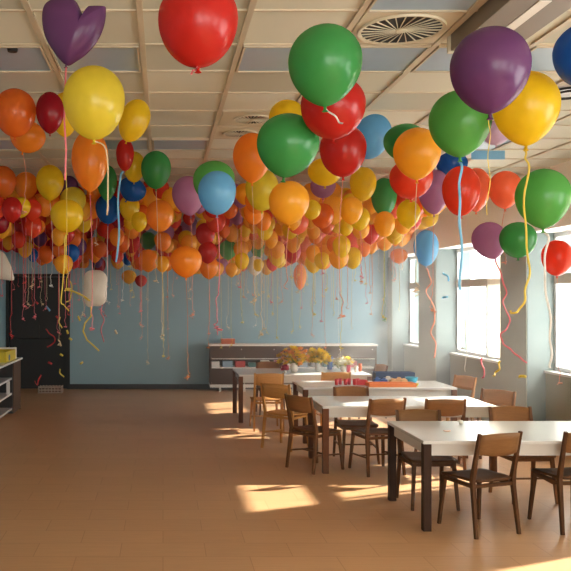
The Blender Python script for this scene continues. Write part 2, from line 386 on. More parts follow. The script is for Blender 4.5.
# ------------------------------------------------------------ chairs
def make_chair(wd, label):
    r = thing('dining_chair', label, 'chair', (0, 0, 0), 0, 'wooden chairs around the white tables')
    wl, wb = wd
    W, D, SH, H = .20, .19, .435, .81
    # seat: rounded, slightly dished
    bm = nb(); nx, ny = 12, 10; top = []; bot = []
    for j in range(ny+1):
        v = -1+2*j/ny; tr, br_ = [], []
        for i in range(nx+1):
            u = -1+2*i/nx
            wx = (.205+.012*v)
            k = 1-.06*(abs(v)**6)
            x = u*wx*k; y = v*.195*(1-.06*abs(u)**6)
            z = SH-.010*(1-u*u)*(1-v*v*.5)+(.004 if v < 0 else -.006*v**4)
            tr.append(bm.verts.new((x, y, z))); br_.append(bm.verts.new((x*.985, y*.985, z-.018)))
        top.append(tr); bot.append(br_)
    for j in range(ny):
        for i in range(nx):
            bm.faces.new((top[j][i], top[j][i+1], top[j+1][i+1], top[j+1][i])); bm.faces.new((bot[j][i], bot[j+1][i], bot[j+1][i+1], bot[j][i+1]))
    for j in range(ny):
        bm.faces.new((top[j][0], top[j+1][0], bot[j+1][0], bot[j][0])); bm.faces.new((top[j][nx], bot[j][nx], bot[j+1][nx], top[j+1][nx]))
    for i in range(nx):
        bm.faces.new((top[0][i], bot[0][i], bot[0][i+1], top[0][i+1])); bm.faces.new((top[ny][i], top[ny][i+1], bot[ny][i+1], bot[ny][i]))
    obj('seat', bm, wl, r, True)
    # backrest: curved plywood between the posts
    bm = nb(); nx, nz = 12, 4; A, B = [], []
    for j in range(nz+1):
        z = .63+(.80-.63)*j/nz
        yo = -.185-(z-SH)*.20
        ra, rb = [], []
        for i in range(nx+1):
            u = -1+2*i/nx; yc = yo-.035*(1-u*u); zz = z+(.012*(1-u*u) if j == nz else 0)-(.0 if j else .014*u*u*-1)
            ra.append(bm.verts.new((u*.185, yc, zz))); rb.append(bm.verts.new((u*.185, yc-.013, zz)))
        A.append(ra); B.append(rb)
    for j in range(nz):
        for i in range(nx):
            bm.faces.new((A[j][i], A[j+1][i], A[j+1][i+1], A[j][i+1])); bm.faces.new((B[j][i], B[j][i+1], B[j+1][i+1], B[j+1][i]))
        bm.faces.new((A[j][0], B[j][0], B[j+1][0], A[j+1][0])); bm.faces.new((A[j][nx], A[j+1][nx], B[j+1][nx], B[j][nx]))
    for i in range(nx):
        bm.faces.new((A[0][i], A[0][i+1], B[0][i+1], B[0][i])); bm.faces.new((A[nz][i], B[nz][i], B[nz][i+1], A[nz][i+1]))
    obj('backrest', bm, wb, r, True)
    for s in (-1, 1):
        bm = nb(); bar(bm, (s*.205, -.235, 0), (s*.192, -.178, SH), .017, .023); bar(bm, (s*.192, -.178, SH-.002), (s*.196, -.262, H), .023, .016)
        obj('leg', bm, wl, r)
        obj('leg', bar(nb(), (s*.200, .205, 0), (s*.172, .165, SH-.012), .016, .022), wl, r)
        obj('side_rail', bar(nb(), (s*.176, .165, SH-.045), (s*.19, -.18, SH-.045), .020, .020), wl, r)
        if wd is not W_near: obj('stretcher', bar(nb(), (s*.192, .188, .17), (s*.2, -.215, .19), .011, .011), wl, r)
    if wd is not W_near: obj('stretcher', bar(nb(), (-.196, -.01, .18), (.196, -.01, .18), .011, .011), wl, r)
    obj('seat_rail', bar(nb(), (-.172, .16, SH-.045), (.172, .16, SH-.045), .019, .019), wl, r)
    obj('seat_rail', bar(nb(), (-.19, -.182, SH-.045), (.19, -.182, SH-.045), .019, .019), wl, r)
    return r
CH = [  # x, y, rz, wood, label
 (2.52, 6.27, .33, 'n', 'nearest dark brown wooden chair, turned slightly left, before nearest table'),
 (3.29, 6.35, .14, 'n', 'brown wooden chair before the nearest table, cut by the right edge'),
 (2.37, 6.99, PI, 'n', 'brown chair on the far side of nearest table, at its left end'),
 (3.33, 7.20, PI+.05, 'm', 'chair back showing just over the far edge of nearest table, right'),
 (2.27, 8.33, .22, 'm', 'brown chair before the second table, left of the nearest table corner'),
 (2.93, 8.30, -.06, 'm', 'chair before the second table whose back shows over the nearest tabletop'),
 (1.66, 8.47, -1.0, 'm', 'dark brown chair at the left end of second table, turned sideways'),
 (2.20, 8.88, PI, 'm', 'chair on the far side of second table, seat showing under the top'),
 (3.58, 8.66, 2.2, 'm', 'angled chair at the right end of second table'),
 (3.79, 10.32, 1.9, 'f', 'light chair at the right end of third table, under the windows'),
 (1.53, 9.68, -.7, 'f', 'golden wood chair standing sideways between farthest and second tables, clear of both'),
 (1.46, 11.05, .03, 'f', 'golden wood chair at the left front of the farthest table'),
 (2.42, 11.22, .05, 'f', 'golden wood chair before the farthest table, below the yellow flowers'),
 (3.16, 12.15, 1.75, 'm', 'chair at the right end of the farthest table, beyond the blue crate'),
 (1.72, 12.46, PI, 'm', 'chair tucked behind the farthest table, legs showing under its left half'),
]
protos = {}
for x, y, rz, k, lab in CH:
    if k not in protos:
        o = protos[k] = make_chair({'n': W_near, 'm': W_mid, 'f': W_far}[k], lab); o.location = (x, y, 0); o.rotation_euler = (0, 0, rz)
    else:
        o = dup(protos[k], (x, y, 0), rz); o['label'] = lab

# ------------------------------------------------------------ sideboard on the back wall
SX0, SX1, SY0, SY1 = .93, 4.22, 15.40, 15.83
r = thing('sideboard', 'long low brown and white sideboard against the blue back wall', 'cabinet', ((SX0+SX1)/2, (SY0+SY1)/2, 0))
a, b = (SX1-SX0)/2, (SY1-SY0)/2
obj('top', box(-a-.02, a+.02, -b-.02, b, .90, .935, bev=.004), M_cream, r)
obj('base', box(-a, a, -b+.01, b, .08, .14), M_cream, r)
for sx in (-1, 1):
    obj('side_panel', box(min(sx*a, sx*(a-.03)), max(sx*a, sx*(a-.03)), -b+.005, b, .14, .90), M_cab, r)
obj('back_panel', box(-a+.03, a-.03, b-.02, b, .14, .90), M_cab, r)
obj('shelf', box(-a+.03, a-.03, -b+.01, b-.02, .46, .48), M_cream, r)
obj('shelf', box(-a+.03, a-.03, -b+.01, b-.02, .64, .655), M_cream, r)
for k in range(7):
    xx = -a+.2+k*(2*a-.4)/6
    obj('foot', bx(nb(), xx-.02, xx+.02, -b+.03, -b+.07, 0, .08), M_cream, r)
nd = 5; wd_ = (2*a-.06)/nd
for k in range(nd):
    x0 = -a+.03+k*wd_
    for z0, z1 in ((.66, .895), (.145, .455)):
        dr = obj('door', box(x0+.004, x0+wd_-.004, -b-.004, -b+.012, z0, z1, bev=.003), M_cab, r)
        obj('knob', bar(nb(), (x0+wd_-.06, -b-.022, z1-.06), (x0+wd_-.06, -b-.004, z1-.06), .012, .01, 8), M_cream, dr)
M_orange = mat('orange_card', rgb(200, 96, 50), .6, .05)
r = thing('storage_box', 'flat orange box standing on the left end of the sideboard', 'box', (P(228, 342, 15.55).x, 15.6, .936))
obj('base', box(-.13, .13, -.12, .12, 0, .07, bev=.005), M_orange, r); obj('lid', box(-.137, .137, -.127, .127, .071, .10, bev=.006), M_orange, r)
shelfcols = [('white', (220, 220, 215)), ('pale blue', (140, 170, 190)), ('red', (190, 50, 50)), ('teal', (60, 120, 120)), ('cream', (210, 200, 180)), ('pink', (205, 110, 120))]
random.seed(5)
NTH = ['first', 'second', 'third', 'fourth', 'fifth', 'sixth', 'seventh', 'eighth', 'ninth', 'tenth', 'eleventh', 'twelfth', 'thirteenth', 'fourteenth']
for k in range(12):
    cn, cc = shelfcols[k % 6] if k % 4 else shelfcols[0]
    xx = SX0+.10+k*.25
    h = random.uniform(.08, .13); ww = random.uniform(.06, .1)
    bm = box(-ww, ww, -.09, .09, 0, h, bev=.006); bx(bm, -ww*.7, ww*.7, -.095, -.09, h*.3, h*.7)
    tag(obj('storage_tub', bm, mat('tub_'+cn.replace(' ', '_'), rgb(*cc), .5, .04), loc=(xx, 15.53, .4805)),
        'small %s tub on the sideboard open shelf, %s from its left end' % (cn, NTH[k]), 'tub', 'tubs on the open shelf of the sideboard')

# low shelf unit at the left edge
r = thing('shelf_unit', 'low dark shelf unit with white top at the left edge', 'shelf', (-2.72, 11.6, 0))
x1 = .35; y1_ = 1.4
obj('top', box(-.35, x1+.03, -1.6, y1_+.02, .83, .86, bev=.004), M_top, r)
obj('end_panel', box(-.35, x1, y1_-.03, y1_, 0, .829), M_cab, r); obj('end_panel', box(-.35, x1, -1.58, -1.55, 0, .829), M_cab, r)
obj('back_panel', box(-.35, -.33, -1.55, y1_-.03, 0, .829), M_base, r)
obj('door', box(x1-.02, x1, y1_-.62, y1_-.035, .02, .825, bev=.003), M_cab, r)
for z in (.08, .32, .56): obj('shelf', box(-.33, x1-.022, -1.55, y1_-.65, z, z+.03), M_top, r)
obj('divider', box(-.33, x1-.01, y1_-.65, y1_-.63, .02, .829), M_base, r)
obj('divider', box(x1-.05, x1, y1_-.95, y1_-.92, .35, .56), M_top, r)
M_yel = mat('yellow_plastic', rgb(205, 180, 40), .4, .05); M_bluep = mat('blue_plastic', rgb(40, 90, 160), .4, .05)
r = thing('toy_box', 'yellow box with a blue dot on the shelf unit at left', 'box', (-2.56, 12.45, .8605))
obj('bin', bx(bx(bx(bx(box(-.16, .16, -.5, .25, 0, .02), -.16, -.14, -.5, .25, .02, .16), .14, .16, -.5, .25, .02, .16), -.14, .14, -.5, -.48, .02, .16), -.14, .14, .23, .25, .02, .16), M_yel, r)
obj('rim', box(-.17, .17, .251, .275, 0, .185), M_cream, r)
obj('dot', bar(nb(), (.16, -.28, .06), (.166, -.28, .06), .05, .05, 16), M_bluep, r)
# small crate on the floor by the dark door
r = thing('wire_basket', 'small pale crate on the floor in front of the dark doorway', 'basket', (P(50, 392, 15.1).x, 15.2, 0))
bm = nb()
for z in (.02, .07, .12):
    for (p, q) in (((-.22, -.12), (.22, -.12)), ((.22, -.12), (.22, .12)), ((.22, .12), (-.22, .12)), ((-.22, .12), (-.22, -.12))): bar(bm, (*p, z), (*q, z), .012, .012)
for k in range(8):
    xx = -.22+k*.44/7
    for yy in (-.12, .12): bar(bm, (xx, yy, 0), (xx, yy, .14), .009, .009)
obj('frame', bm, mat('basket_pale', rgb(170, 155, 140), .6, .08), r); obj('liner', box(-.2, .2, -.1, .1, .005, .09), mat('basket_liner', rgb(112, 84, 66), .7, .2, 20), r)

# ------------------------------------------------------------ flowers on the farthest table
M_leaf = mat('leaf_green', rgb(140, 158, 76), .5, .15, 12, trans=.2)
petal = {}
def petal_mesh(name, m, n=7, r0=.032):
    bm = nb()
    for ring, (cnt, tilt, s) in enumerate(((n, .25, 1.0), (n-1, .75, .75), (n-3, 1.15, .5))):
        for k in range(cnt):
            a = 2*PI*k/cnt+ring*.4; ca, sa = math.cos(a), math.sin(a); ct, st = math.cos(tilt), math.sin(tilt); L_ = r0*s
            pt = lambda u, v, up=0: bm.verts.new(((u*ct*ca-v*sa)*L_, (u*ct*sa+v*ca)*L_, (u*st+up)*L_))
            v = [pt(0, 0), pt(.5, -.33, .06), pt(1, -.2), pt(1.1, 0, .05), pt(1, .2), pt(.5, .33, .06)]
            bm.faces.new(v)
    bmesh.ops.solidify(bm, geom=bm.faces, thickness=.0015)
    me = bpy.data.meshes.new(name); bm.to_mesh(me); bm.free(); me.materials.append(m); return me
for nm, c in (('yellow', (255, 228, 80)), ('orange', (255, 196, 112)), ('cream', (252, 242, 215)), ('pink', (215, 80, 110)), ('gold', (255, 222, 84)), ('white', (235, 235, 225))):
    petal[nm] = petal_mesh('flower', mat('petal_'+nm, rgb(*c), .6, .06, trans=.5))
random.seed(11)
def bouquet(loc, R, H0, H1, cols_, n, vr, vh, label, vm):
    r = thing('flower_arrangement', label, 'flowers', loc)
    obj('vase', lathe(nb(), [(0, 0), (vr*.7, 0), (vr*.95, vh*.3), (vr, vh*.6), (vr*.75, vh*.9), (vr*.85, vh), (vr*.75, vh), (vr*.68, vh*.88), (0, vh*.5)], 24), vm, r, True)
    bm = nb(); bs = nb()
    for k in range(n):
        th = random.uniform(0, 2*PI); rr = R*math.sqrt(random.random()); z = H0+(H1-H0)*(.15+.85*random.random())*(1-.45*(rr/R)**2)
        p = Vector((rr*math.cos(th), rr*math.sin(th), z))
        fo = bpy.data.objects.new('flower', petal[random.choice(cols_)]); col.objects.link(fo); fo.parent = r
        fo.location = p; fo.rotation_euler = (random.uniform(-.9, .9), random.uniform(-.9, .9), th); s = random.uniform(1.1, 1.7); fo.scale = (s, s, s)
        tube(bs, [(0, 0, vh*.7), (p.x*.4, p.y*.4, (vh+z)/2), tuple(p-Vector((0, 0, .003)))], .003, 4)
    for k in range(n//4):
        th = random.uniform(0, 2*PI); rr = R*.95*math.sqrt(random.random()); z = H0*.95+(H1-H0)*random.random()*.75
        c = Vector((rr*math.cos(th), rr*math.sin(th), z)); d = Vector((math.cos(th), math.sin(th), random.uniform(-.2, .8)))*.05; s = Vector((-math.sin(th), math.cos(th), 0))*.016
        v = [bm.verts.new(q) for q in (c-d, c+s, c+d, c-s)]; bm.faces.new(v)
    bmesh.ops.solidify(bm, geom=bm.faces, thickness=.001)
    obj('leaves', bm, M_leaf, r); obj('stems', bs, M_leaf, r)
V_w = mat('white_ceramic', rgb(225, 218, 208), .25, .03)
V_g = mat('pale_glass_ceramic', rgb(200, 205, 205), .15, .03)
zt = .7155
bouquet((P(294, 0, 12.0).x, 12.0, zt), .22, .10, .38, ['orange', 'yellow', 'cream', 'orange', 'gold'], 92, .06, .14, 'left orange and yellow flower bunch in white vase on farthest table', V_w)
bouquet((P(318, 0, 12.1).x, 12.12, zt), .19, .10, .36, ['gold', 'yellow', 'yellow'], 84, .05, .13, 'middle bright yellow flower bunch on farthest table, right of the orange one', V_g)
bouquet((P(343, 0, 12.1).x, 12.1, zt), .16, .07, .22, ['cream', 'white', 'yellow', 'cream'], 45, .045, .09, 'low cream flower bunch on farthest table, rightmost of three', V_w)
bouquet((P(285.5, 0, 11.72).x, 11.75, zt), .05, .03, .11, ['pink', 'pink'], 10, .025, .05, 'tiny pink posy at the front left of the flower arrangements', V_w)
M_pink = mat('pink_plastic', rgb(215, 70, 95), .35, .05); M_redp = mat('red_plastic', rgb(205, 45, 50), .35, .05)
def cup(loc, rad, h, m, label, group):
    r = thing('cup', label, 'cup', loc, 0, group)
    obj('body', lathe(nb(), [(0, 0), (rad*.75, 0), (rad, h), (rad*.9, h), (rad*.68, .008), (0, .008)], 18), m, r, True)
    obj('rim', tube(nb(), [(rad*math.cos(2*PI*k/16), rad*math.sin(2*PI*k/16), h) for k in range(17)], .003, 5), m, r, True)
cup((P(348.5, 0, 11.75).x, 11.75, zt), .035, .12, M_pink, 'tall pink cup on the farthest table, in front of cream flowers', 'cups')
cup((P(356, 0, 11.9).x, 11.9, zt), .03, .10, V_w, 'white cup right of the cream flowers on farthest table', 'cups')
cup((P(361, 0, 12.0).x, 12.05, zt), .028, .12, M_orange, 'orange cup at the right end of farthest table', 'cups')
cup((P(331, 0, 12.3).x, 12.4, zt), .05, .2, M_bluep, 'dark blue jar between the yellow and cream flower bunches', 'cups')
for k, (px, m, cn) in enumerate(((336.5, M_redp, 'red'), (341, M_pink, 'pink'), (345.5, M_redp, 'red'), (350, M_pink, 'pink'), (354.5, M_redp, 'red'), (358.5, M_pink, 'pink'))):
    cup((P(px, 0, 10.2).x, 10.2+.05*(k % 2), .7135), .026, .075, m, 'small %s cup on the third table, %s of its row of six' % (cn, ['leftmost', 'second', 'third', 'fourth', 'fifth', 'rightmost'][k]), 'row of red and pink cups')
zt = .7135
# toy tray, crate, blocks and bowls on the third table
def tray(loc, a, b, h, m, name, label, cat, t=.012):
    r = thing(name, label, cat, loc)
    obj('bottom', box(-a, a, -b, b, 0, .01), m, r)
    for x0, x1, y0, y1 in ((-a, a, -b, -b+t), (-a, a, b-t, b), (-a, -a+t, -b+t, b-t), (a-t, a, -b+t, b-t)): obj('wall', box(x0, x1, y0, y1, .01, h), m, r)
    return r
M_or = mat('orange_plastic', rgb(225, 120, 50), .4, .05); M_navy = mat('navy_plastic', rgb(45, 66, 100), .4, .05); M_cyan = mat('cyan_plastic', rgb(50, 160, 190), .35, .05)
M_tanb = wood('block_wood', rgb(196, 150, 96), rgb(222, 182, 130))
tray((P(391, 0, 10.02).x, 10.03, zt), .30, .10, .05, M_or, 'toy_tray', 'long shallow orange tray along the front of the third table', 'tray')
tray((P(394, 0, 10.5).x, 10.52, zt), .26, .09, .14, M_navy, 'crate', 'dark blue crate at the back of the third table', 'crate')
tray((P(374, 0, 9.99).x-.10, 10.25, zt), .07, .06, .06, M_redp, 'toy_bin', 'small red bin left of the orange tray', 'bin')
for k, (px, yy, m, s, cn) in enumerate(((377, 10.28, M_bluep, .045, 'blue'), (384, 10.25, M_bluep, .04, 'blue'), (388, 10.3, V_w, .05, 'white'), (393, 10.22, M_tanb, .04, 'tan'), (399, 10.26, M_tanb, .045, 'tan'), (404, 10.22, M_tanb, .04, 'tan'))):
    bm = box(-s, s, -s*.8, s*.8, 0, s*1.7, bev=.006); bx(bm, -s*.5, s*.5, -s*.4, s*.4, s*1.7, s*2.1, bev=.004)
    tag(obj('toy_block', bm, m, loc=(P(px, 0, yy).x, yy, zt), ), '%s toy block between orange tray and dark blue crate, %s from the left' % (cn, ['first', 'second', 'third', 'fourth', 'fifth', 'last'][k]), 'toy', 'toy blocks on the third table')
def bowl(loc, R, h, m, label):
    tag(obj('bowl', lathe(nb(), [(0, 0), (R*.5, 0), (R*.85, h*.5), (R, h), (R*.93, h), (R*.78, h*.5), (R*.4, .012), (0, .012)], 20), m, None, True, loc), label, 'bowl')
bowl((P(412, 0, 10.3).x, 10.32, zt), .085, .09, M_cyan, 'cyan bowl at the right end of the toy tray')
bowl((P(410, 0, 10.03).x+.09, 10.08, zt), .04, .035, M_yel, 'small yellow bowl in front of the cyan bowl')
tag(obj('paper_cup', lathe(nb(), [(0, 0), (.014, 0), (.018, .035), (.016, .035), (.012, .004), (0, .004)], 14), V_w, None, True, (P(460, 0, 7.0).x, 6.98, .7205)), 'tiny white cup at the back edge of the nearest table', 'cup')
bm = lathe(nb(), [(0, 0), (.03, 0), (.035, .003), (.02, .006), (0, .007)], 12)
for v in bm.verts: v.co.y *= .7; v.co.z += abs(v.co.x)*.15
tag(obj('petal', bm, mat('peach_paper', rgb(235, 190, 165), .6, .05), None, True, (P(449, 0, 6.55).x, 6.6, .7205)), 'peach petal lying on the nearest white tabletop', 'petal')

# ------------------------------------------------------------ balloons
COL = {'red': (206, 46, 38), 'dark red': (165, 18, 36), 'orange': (246, 158, 50), 'deep orange': (234, 124, 44), 'yellow': (240, 208, 40), 'golden': (250, 190, 56),
       'green': (74, 166, 90), 'light green': (104, 184, 92), 'purple': (120, 72, 124), 'mauve': (188, 130, 172), 'blue': (24, 104, 184), 'light blue': (118, 186, 226),
       'coral': (246, 128, 84), 'orange-red': (232, 78, 46), 'pink': (224, 100, 150), 'pale lilac': (216, 190, 214), 'white': (240, 234, 222), 'lemon': (232, 214, 70)}
def bmat(c): return mat('latex_'+c.replace(' ', '_').replace('-', '_'), rgb(*COL[c]), .26, .03, 3, trans=.48, spec=.5)
def prof(n1, n2, tip=1.28, ex=1.22):
    p = [(math.sin(PI/2*i/n1), math.cos(PI/2*i/n1)) for i in range(n1+1)]
    for i in range(1, n2):
        f = PI/2*i/n2; p.append((math.cos(f)**ex, -tip*math.sin(f)))
    p.append((.045, -tip*1.0)); p.append((.035, -tip-.03))
    return p
TIPZ = 1.31
def body_mesh(name, seg, n1, n2, ex=1.22, tip=1.28):
    bm = lathe(nb(), prof(n1, n2, tip, ex)+[(0, -tip-.03)], seg)
    me = bpy.data.meshes.new(name); bm.to_mesh(me); bm.free(); me.materials.append(bmat('red')); me.polygons.foreach_set('use_smooth', [True]*len(me.polygons)); return me
BODY_HI = [body_mesh('body', 40, 14, 14, e) for e in (1.05, 1.3)]
BODY_LO = [body_mesh('body', 20, 7, 8, e) for e in (.95, 1.2, 1.35)]
bm = lathe(nb(), [(0, .01), (.03, 0), (.045, -.02), (.03, -.04), (.035, -.06), (.075, -.10), (.06, -.105), (0, -.08)], 14)
KNOT = bpy.data.meshes.new('knot'); bm.to_mesh(KNOT); bm.free(); KNOT.materials.append(bmat('red'))
def setm(o, m):
    o.material_slots[0].link = 'OBJECT'; o.material_slots[0].material = m
RC = {'pink': (226, 120, 130), 'yellow': (232, 208, 84), 'white': (225, 222, 215), 'cream': (222, 200, 160), 'orange': (226, 146, 84), 'red': (200, 60, 60), 'blue': (120, 186, 220), 'peach': (230, 160, 130), 'green': (130, 180, 130)}
def rmat(c): return mat('ribbon_'+c, rgb(*RC[c]), .4, .04, 20, trans=.25)
def ribbon_mesh(L, curl, r, seed, flat=1):
    rd = random.Random(seed); pts = []; z = 0; ax, ay = rd.uniform(-.03, .03), rd.uniform(-.03, .03)
    s = L*(1-curl)
    for k in range(8):
        t = k/7; pts.append((ax*math.sin(t*2.5), ay*math.sin(t*2.2), -s*t))
    bxp, byp = pts[-1][0], pts[-1][1]; n = int(L*curl/.012)
    ph = rd.uniform(0, 6)
    for k in range(1, n):
        t = k/max(1, n); R = .004+.022*t; a = ph+k*.62*(1+.3*math.sin(k*.3))
        pts.append((bxp+R*math.cos(a)-R*math.cos(ph)*0+.02*math.sin(k*.11), byp+R*math.sin(a), -s-L*curl*t*(.8+.2*math.sin(t*5))))
    bm = tube(nb(), pts, r, 4, flat)
    me = bpy.data.meshes.new('ribbon'); bm.to_mesh(me); bm.free(); me.materials.append(rmat('pink')); return me
RIB = [ribbon_mesh(L, c, .0029, i) for i, (L, c) in enumerate([(.5, .3), (.65, .5), (.8, .35), (.95, .5), (1.05, .3), (1.15, .4), (1.25, .25), (.9, .15), (.7, .6), (1.35, .35), (.6, .2), (1.0, .6), (1.45, .3), (.85, .4)])]

placed = []     # (x,y,z,r) of every balloon
BAL = []        # records
def balloon(px, py, w, h, c, D=None, tilt=0, rib=None, hi=True, Y=None, label=None, seed=0, path=None, shape=None, rr=None):
    if Y is None:
        D = D or .30
        ytop = py-h/2
        D = min(D, 1.49*w/max(1, CY-ytop))
        Y = F*D/w
    D = w*Y/F; Hh = h*Y/F
    ctr = P(px, py, Y)
    sz = Hh/2.28                                            # radius unit vertically
    cz = ctr.z+Hh/2-sz                                      # centre of the upper dome
    root = thing('balloon', label or '', 'balloon', (ctr.x, Y, cz), 0, None)
    rd = random.Random(seed*7+3)
    me = shape or (BODY_HI if hi else BODY_LO)[rd.randrange(2 if hi else 3)]
    b = bpy.data.objects.new('body', me); col.objects.link(b); b.parent = root
    b.scale = (D/2, D/2, sz); b.rotation_euler = (0, tilt, rd.uniform(0, 6) if not tilt else 0); setm(b, bmat(c))
    tipl = Vector((-math.sin(tilt)*sz*TIPZ, 0, -math.cos(tilt)*sz*TIPZ))
    if hi:
        k = bpy.data.objects.new('knot', KNOT); col.objects.link(k); k.parent = b; k.location = (0, 0, -1.30); k.scale = (1.2, 1.2, 1.2*D/2/sz); setm(k, bmat(c))
    if path:
        rc, pr, pts = path
        P3 = []
        for (qx, qy) in pts: P3.append(P(qx, qy, Y)-root.location)
        P3 = [tipl]+P3
        # catmull-rom smoothing
        sm = []
        for i in range(len(P3)-1):
            p0, p1, p2, p3 = P3[max(0, i-1)], P3[i], P3[i+1], P3[min(len(P3)-1, i+2)]
            for q in range(6):
                t = q/6; sm.append(.5*((2*p1)+(p2-p0)*t+(2*p0-5*p1+4*p2-p3)*t*t+(3*p1-p0-3*p2+p3)*t**3)+Vector((0, .012*math.sin((i*6+q)*.9), 0)))
        sm.append(P3[-1])
        ro = obj('ribbon', tube(nb(), sm, pr, 5, .45), rmat(rc), root)
    elif rib is not None:
        rc, ri = rib
        ro = bpy.data.objects.new('ribbon', RIB[ri]); col.objects.link(ro); ro.parent = root; ro.location = tipl; ro.rotation_euler = (0, 0, rd.uniform(0, 6)); setm(ro, rmat(rc))
    placed.append((ctr.x, Y, cz, D/2, sz)); BAL.append(dict(o=root, px=px, py=py, w=w, h=h, c=c, Y=Y, hand=bool(label)))
    return root

def outline_mesh(name, pts, T, m_):
    """inflated pillow from a star-shaped outline (x,z pairs), thickness T"""
    pts = [Vector((x, 0, z)) for x, z in pts]; cx_ = sum((p.x for p in pts))/len(pts); cz_ = sum((p.z for p in pts))/len(pts)
    c = Vector((cx_, 0, cz_-.05)); bm = nb(); n = len(pts); K = 9
    for s in (1, -1):
        prev = None
        for k in range(K+1):
            t = math.sin(PI/2*(K-k)/K); d = T*math.sqrt(max(0, 1-t*t))
            if k == K: cv = bm.verts.new((c.x, s*d, c.z))
            else: ring = [bm.verts.new((c.x+(p.x-c.x)*t, s*d, c.z+(p.z-c.z)*t)) for p in pts]
            if prev:
                for i in range(n):
                    j = (i+1) % n
                    bm.faces.new((prev[i], prev[j], cv) if k == K else (prev[i], prev[j], ring[j], ring[i]))
            if k < K: prev = ring
    bmesh.ops.remove_doubles(bm, verts=bm.verts, dist=1e-4); bmesh.ops.recalc_face_normals(bm, faces=bm.faces)
    me = bpy.data.meshes.new(name); bm.to_mesh(me); bm.free(); me.materials.append(m_); me.polygons.foreach_set('use_smooth', [True]*len(me.polygons)); return me
def smooth_poly(P_, n=6, closed=True):
    out = []; N = len(P_)
    for i in range(N):
        p0, p1, p2, p3 = [Vector(P_[(i+k) % N]) for k in (-1, 0, 1, 2)]
        for q in range(n):
            t = q/n; v = .5*((2*p1)+(p2-p0)*t+(2*p0-5*p1+4*p2-p3)*t*t+(3*p1-p0-3*p2+p3)*t**3); out.append((v.x, v.y))
    return out
# heart balloon (px outline of the photo's balloon turned into metres about its centre)
hp = [(66, 65), (54, 52), (45, 36), (42, 18), (45, 5), (55, -1), (66, -3), (76, 2), (81, 11), (84, 18), (87, 12), (90, 7.5), (91, 7), (98, 6.6), (104.5, 7), (106, 8), (106, 9.5), (105, 22), (99, 38), (88, 52), (76, 61)]
Yh = 3.75
hpts = smooth_poly([((x-74)*Yh/F, (30-y)*Yh/F) for x, y in hp], 5)
r = thing('balloon', 'purple heart-shaped balloon near the top left corner', 'balloon', tuple(P(74, 30, Yh)))
b = bpy.data.objects.new('body', outline_mesh('body', hpts, .095, bmat('purple'))); col.objects.link(b); b.parent = r
k = bpy.data.objects.new('knot', KNOT); col.objects.link(k); k.parent = b; k.location = (-8*Yh/F, 0, -35*Yh/F); k.scale = (.13,)*3; setm(k, bmat('purple'))
placed.append((r.location.x, Yh, r.location.z, .16, .16)); BAL.append(dict(o=r, px=74, py=28, w=64, h=68, c='purple', Y=Yh, hand=True))
obj('ribbon', tube(nb(), [(-8*Yh/F, 0, -37*Yh/F), (-9*Yh/F, 0, -60*Yh/F), (-10*Yh/F, .01, -90*Yh/F), (-8*Yh/F, 0, -120*Yh/F), (-9*Yh/F, 0, -150*Yh/F)], .0045, 5, .45), rmat('pink'), r)
# pale pillow balloon and the ragged pale one
def pillow(pts, cpx, cpy, Y, T, c, label, tail=None):
    sp = smooth_poly([((x-cpx)*Y/F, (cpy-y)*Y/F) for x, y in pts], 3)
    r = thing('balloon', label, 'balloon', tuple(P(cpx, cpy, Y)))
    b = bpy.data.objects.new('body', outline_mesh('body', sp, T, bmat(c))); col.objects.link(b); b.parent = r
    if tail:
        rc, pr, tp = tail; obj('ribbon', tube(nb(), [((x-cpx)*Y/F, .01*math.sin(i*2), (cpy-y)*Y/F) for i, (x, y) in enumerate(tp)], pr, 5, .5), rmat(rc), r)
    xs_ = [p[0] for p in pts]; ys_ = [p[1] for p in pts]
    placed.append((r.location.x, Y, r.location.z, .17, .2)); BAL.append(dict(o=r, px=cpx, py=cpy, w=max(xs_)-min(xs_), h=max(ys_)-min(ys_), c=c, Y=Y, hand=True))
pillow([(84, 276), (88, 271), (95, 270), (102, 271), (107, 277), (107, 290), (106, 301), (100, 306), (94, 306), (88, 307), (84, 300), (84, 288)], 95, 289, 10.5, .09, 'white', 'pale cream pillow-shaped balloon hanging below the canopy before the blue wall',
       ('yellow', .011, [(87, 301), (91, 308), (91, 316), (85, 323), (83, 331), (87, 340), (94, 346), (99, 351)]))
pillow([(-6, 252), (0, 251), (5, 254), (8, 260), (11, 266), (13, 273), (14, 280), (6, 280), (0, 279), (-8, 279)], 3, 267, 10.0, .07, 'white', 'pale cream balloon half cut off at the left edge')

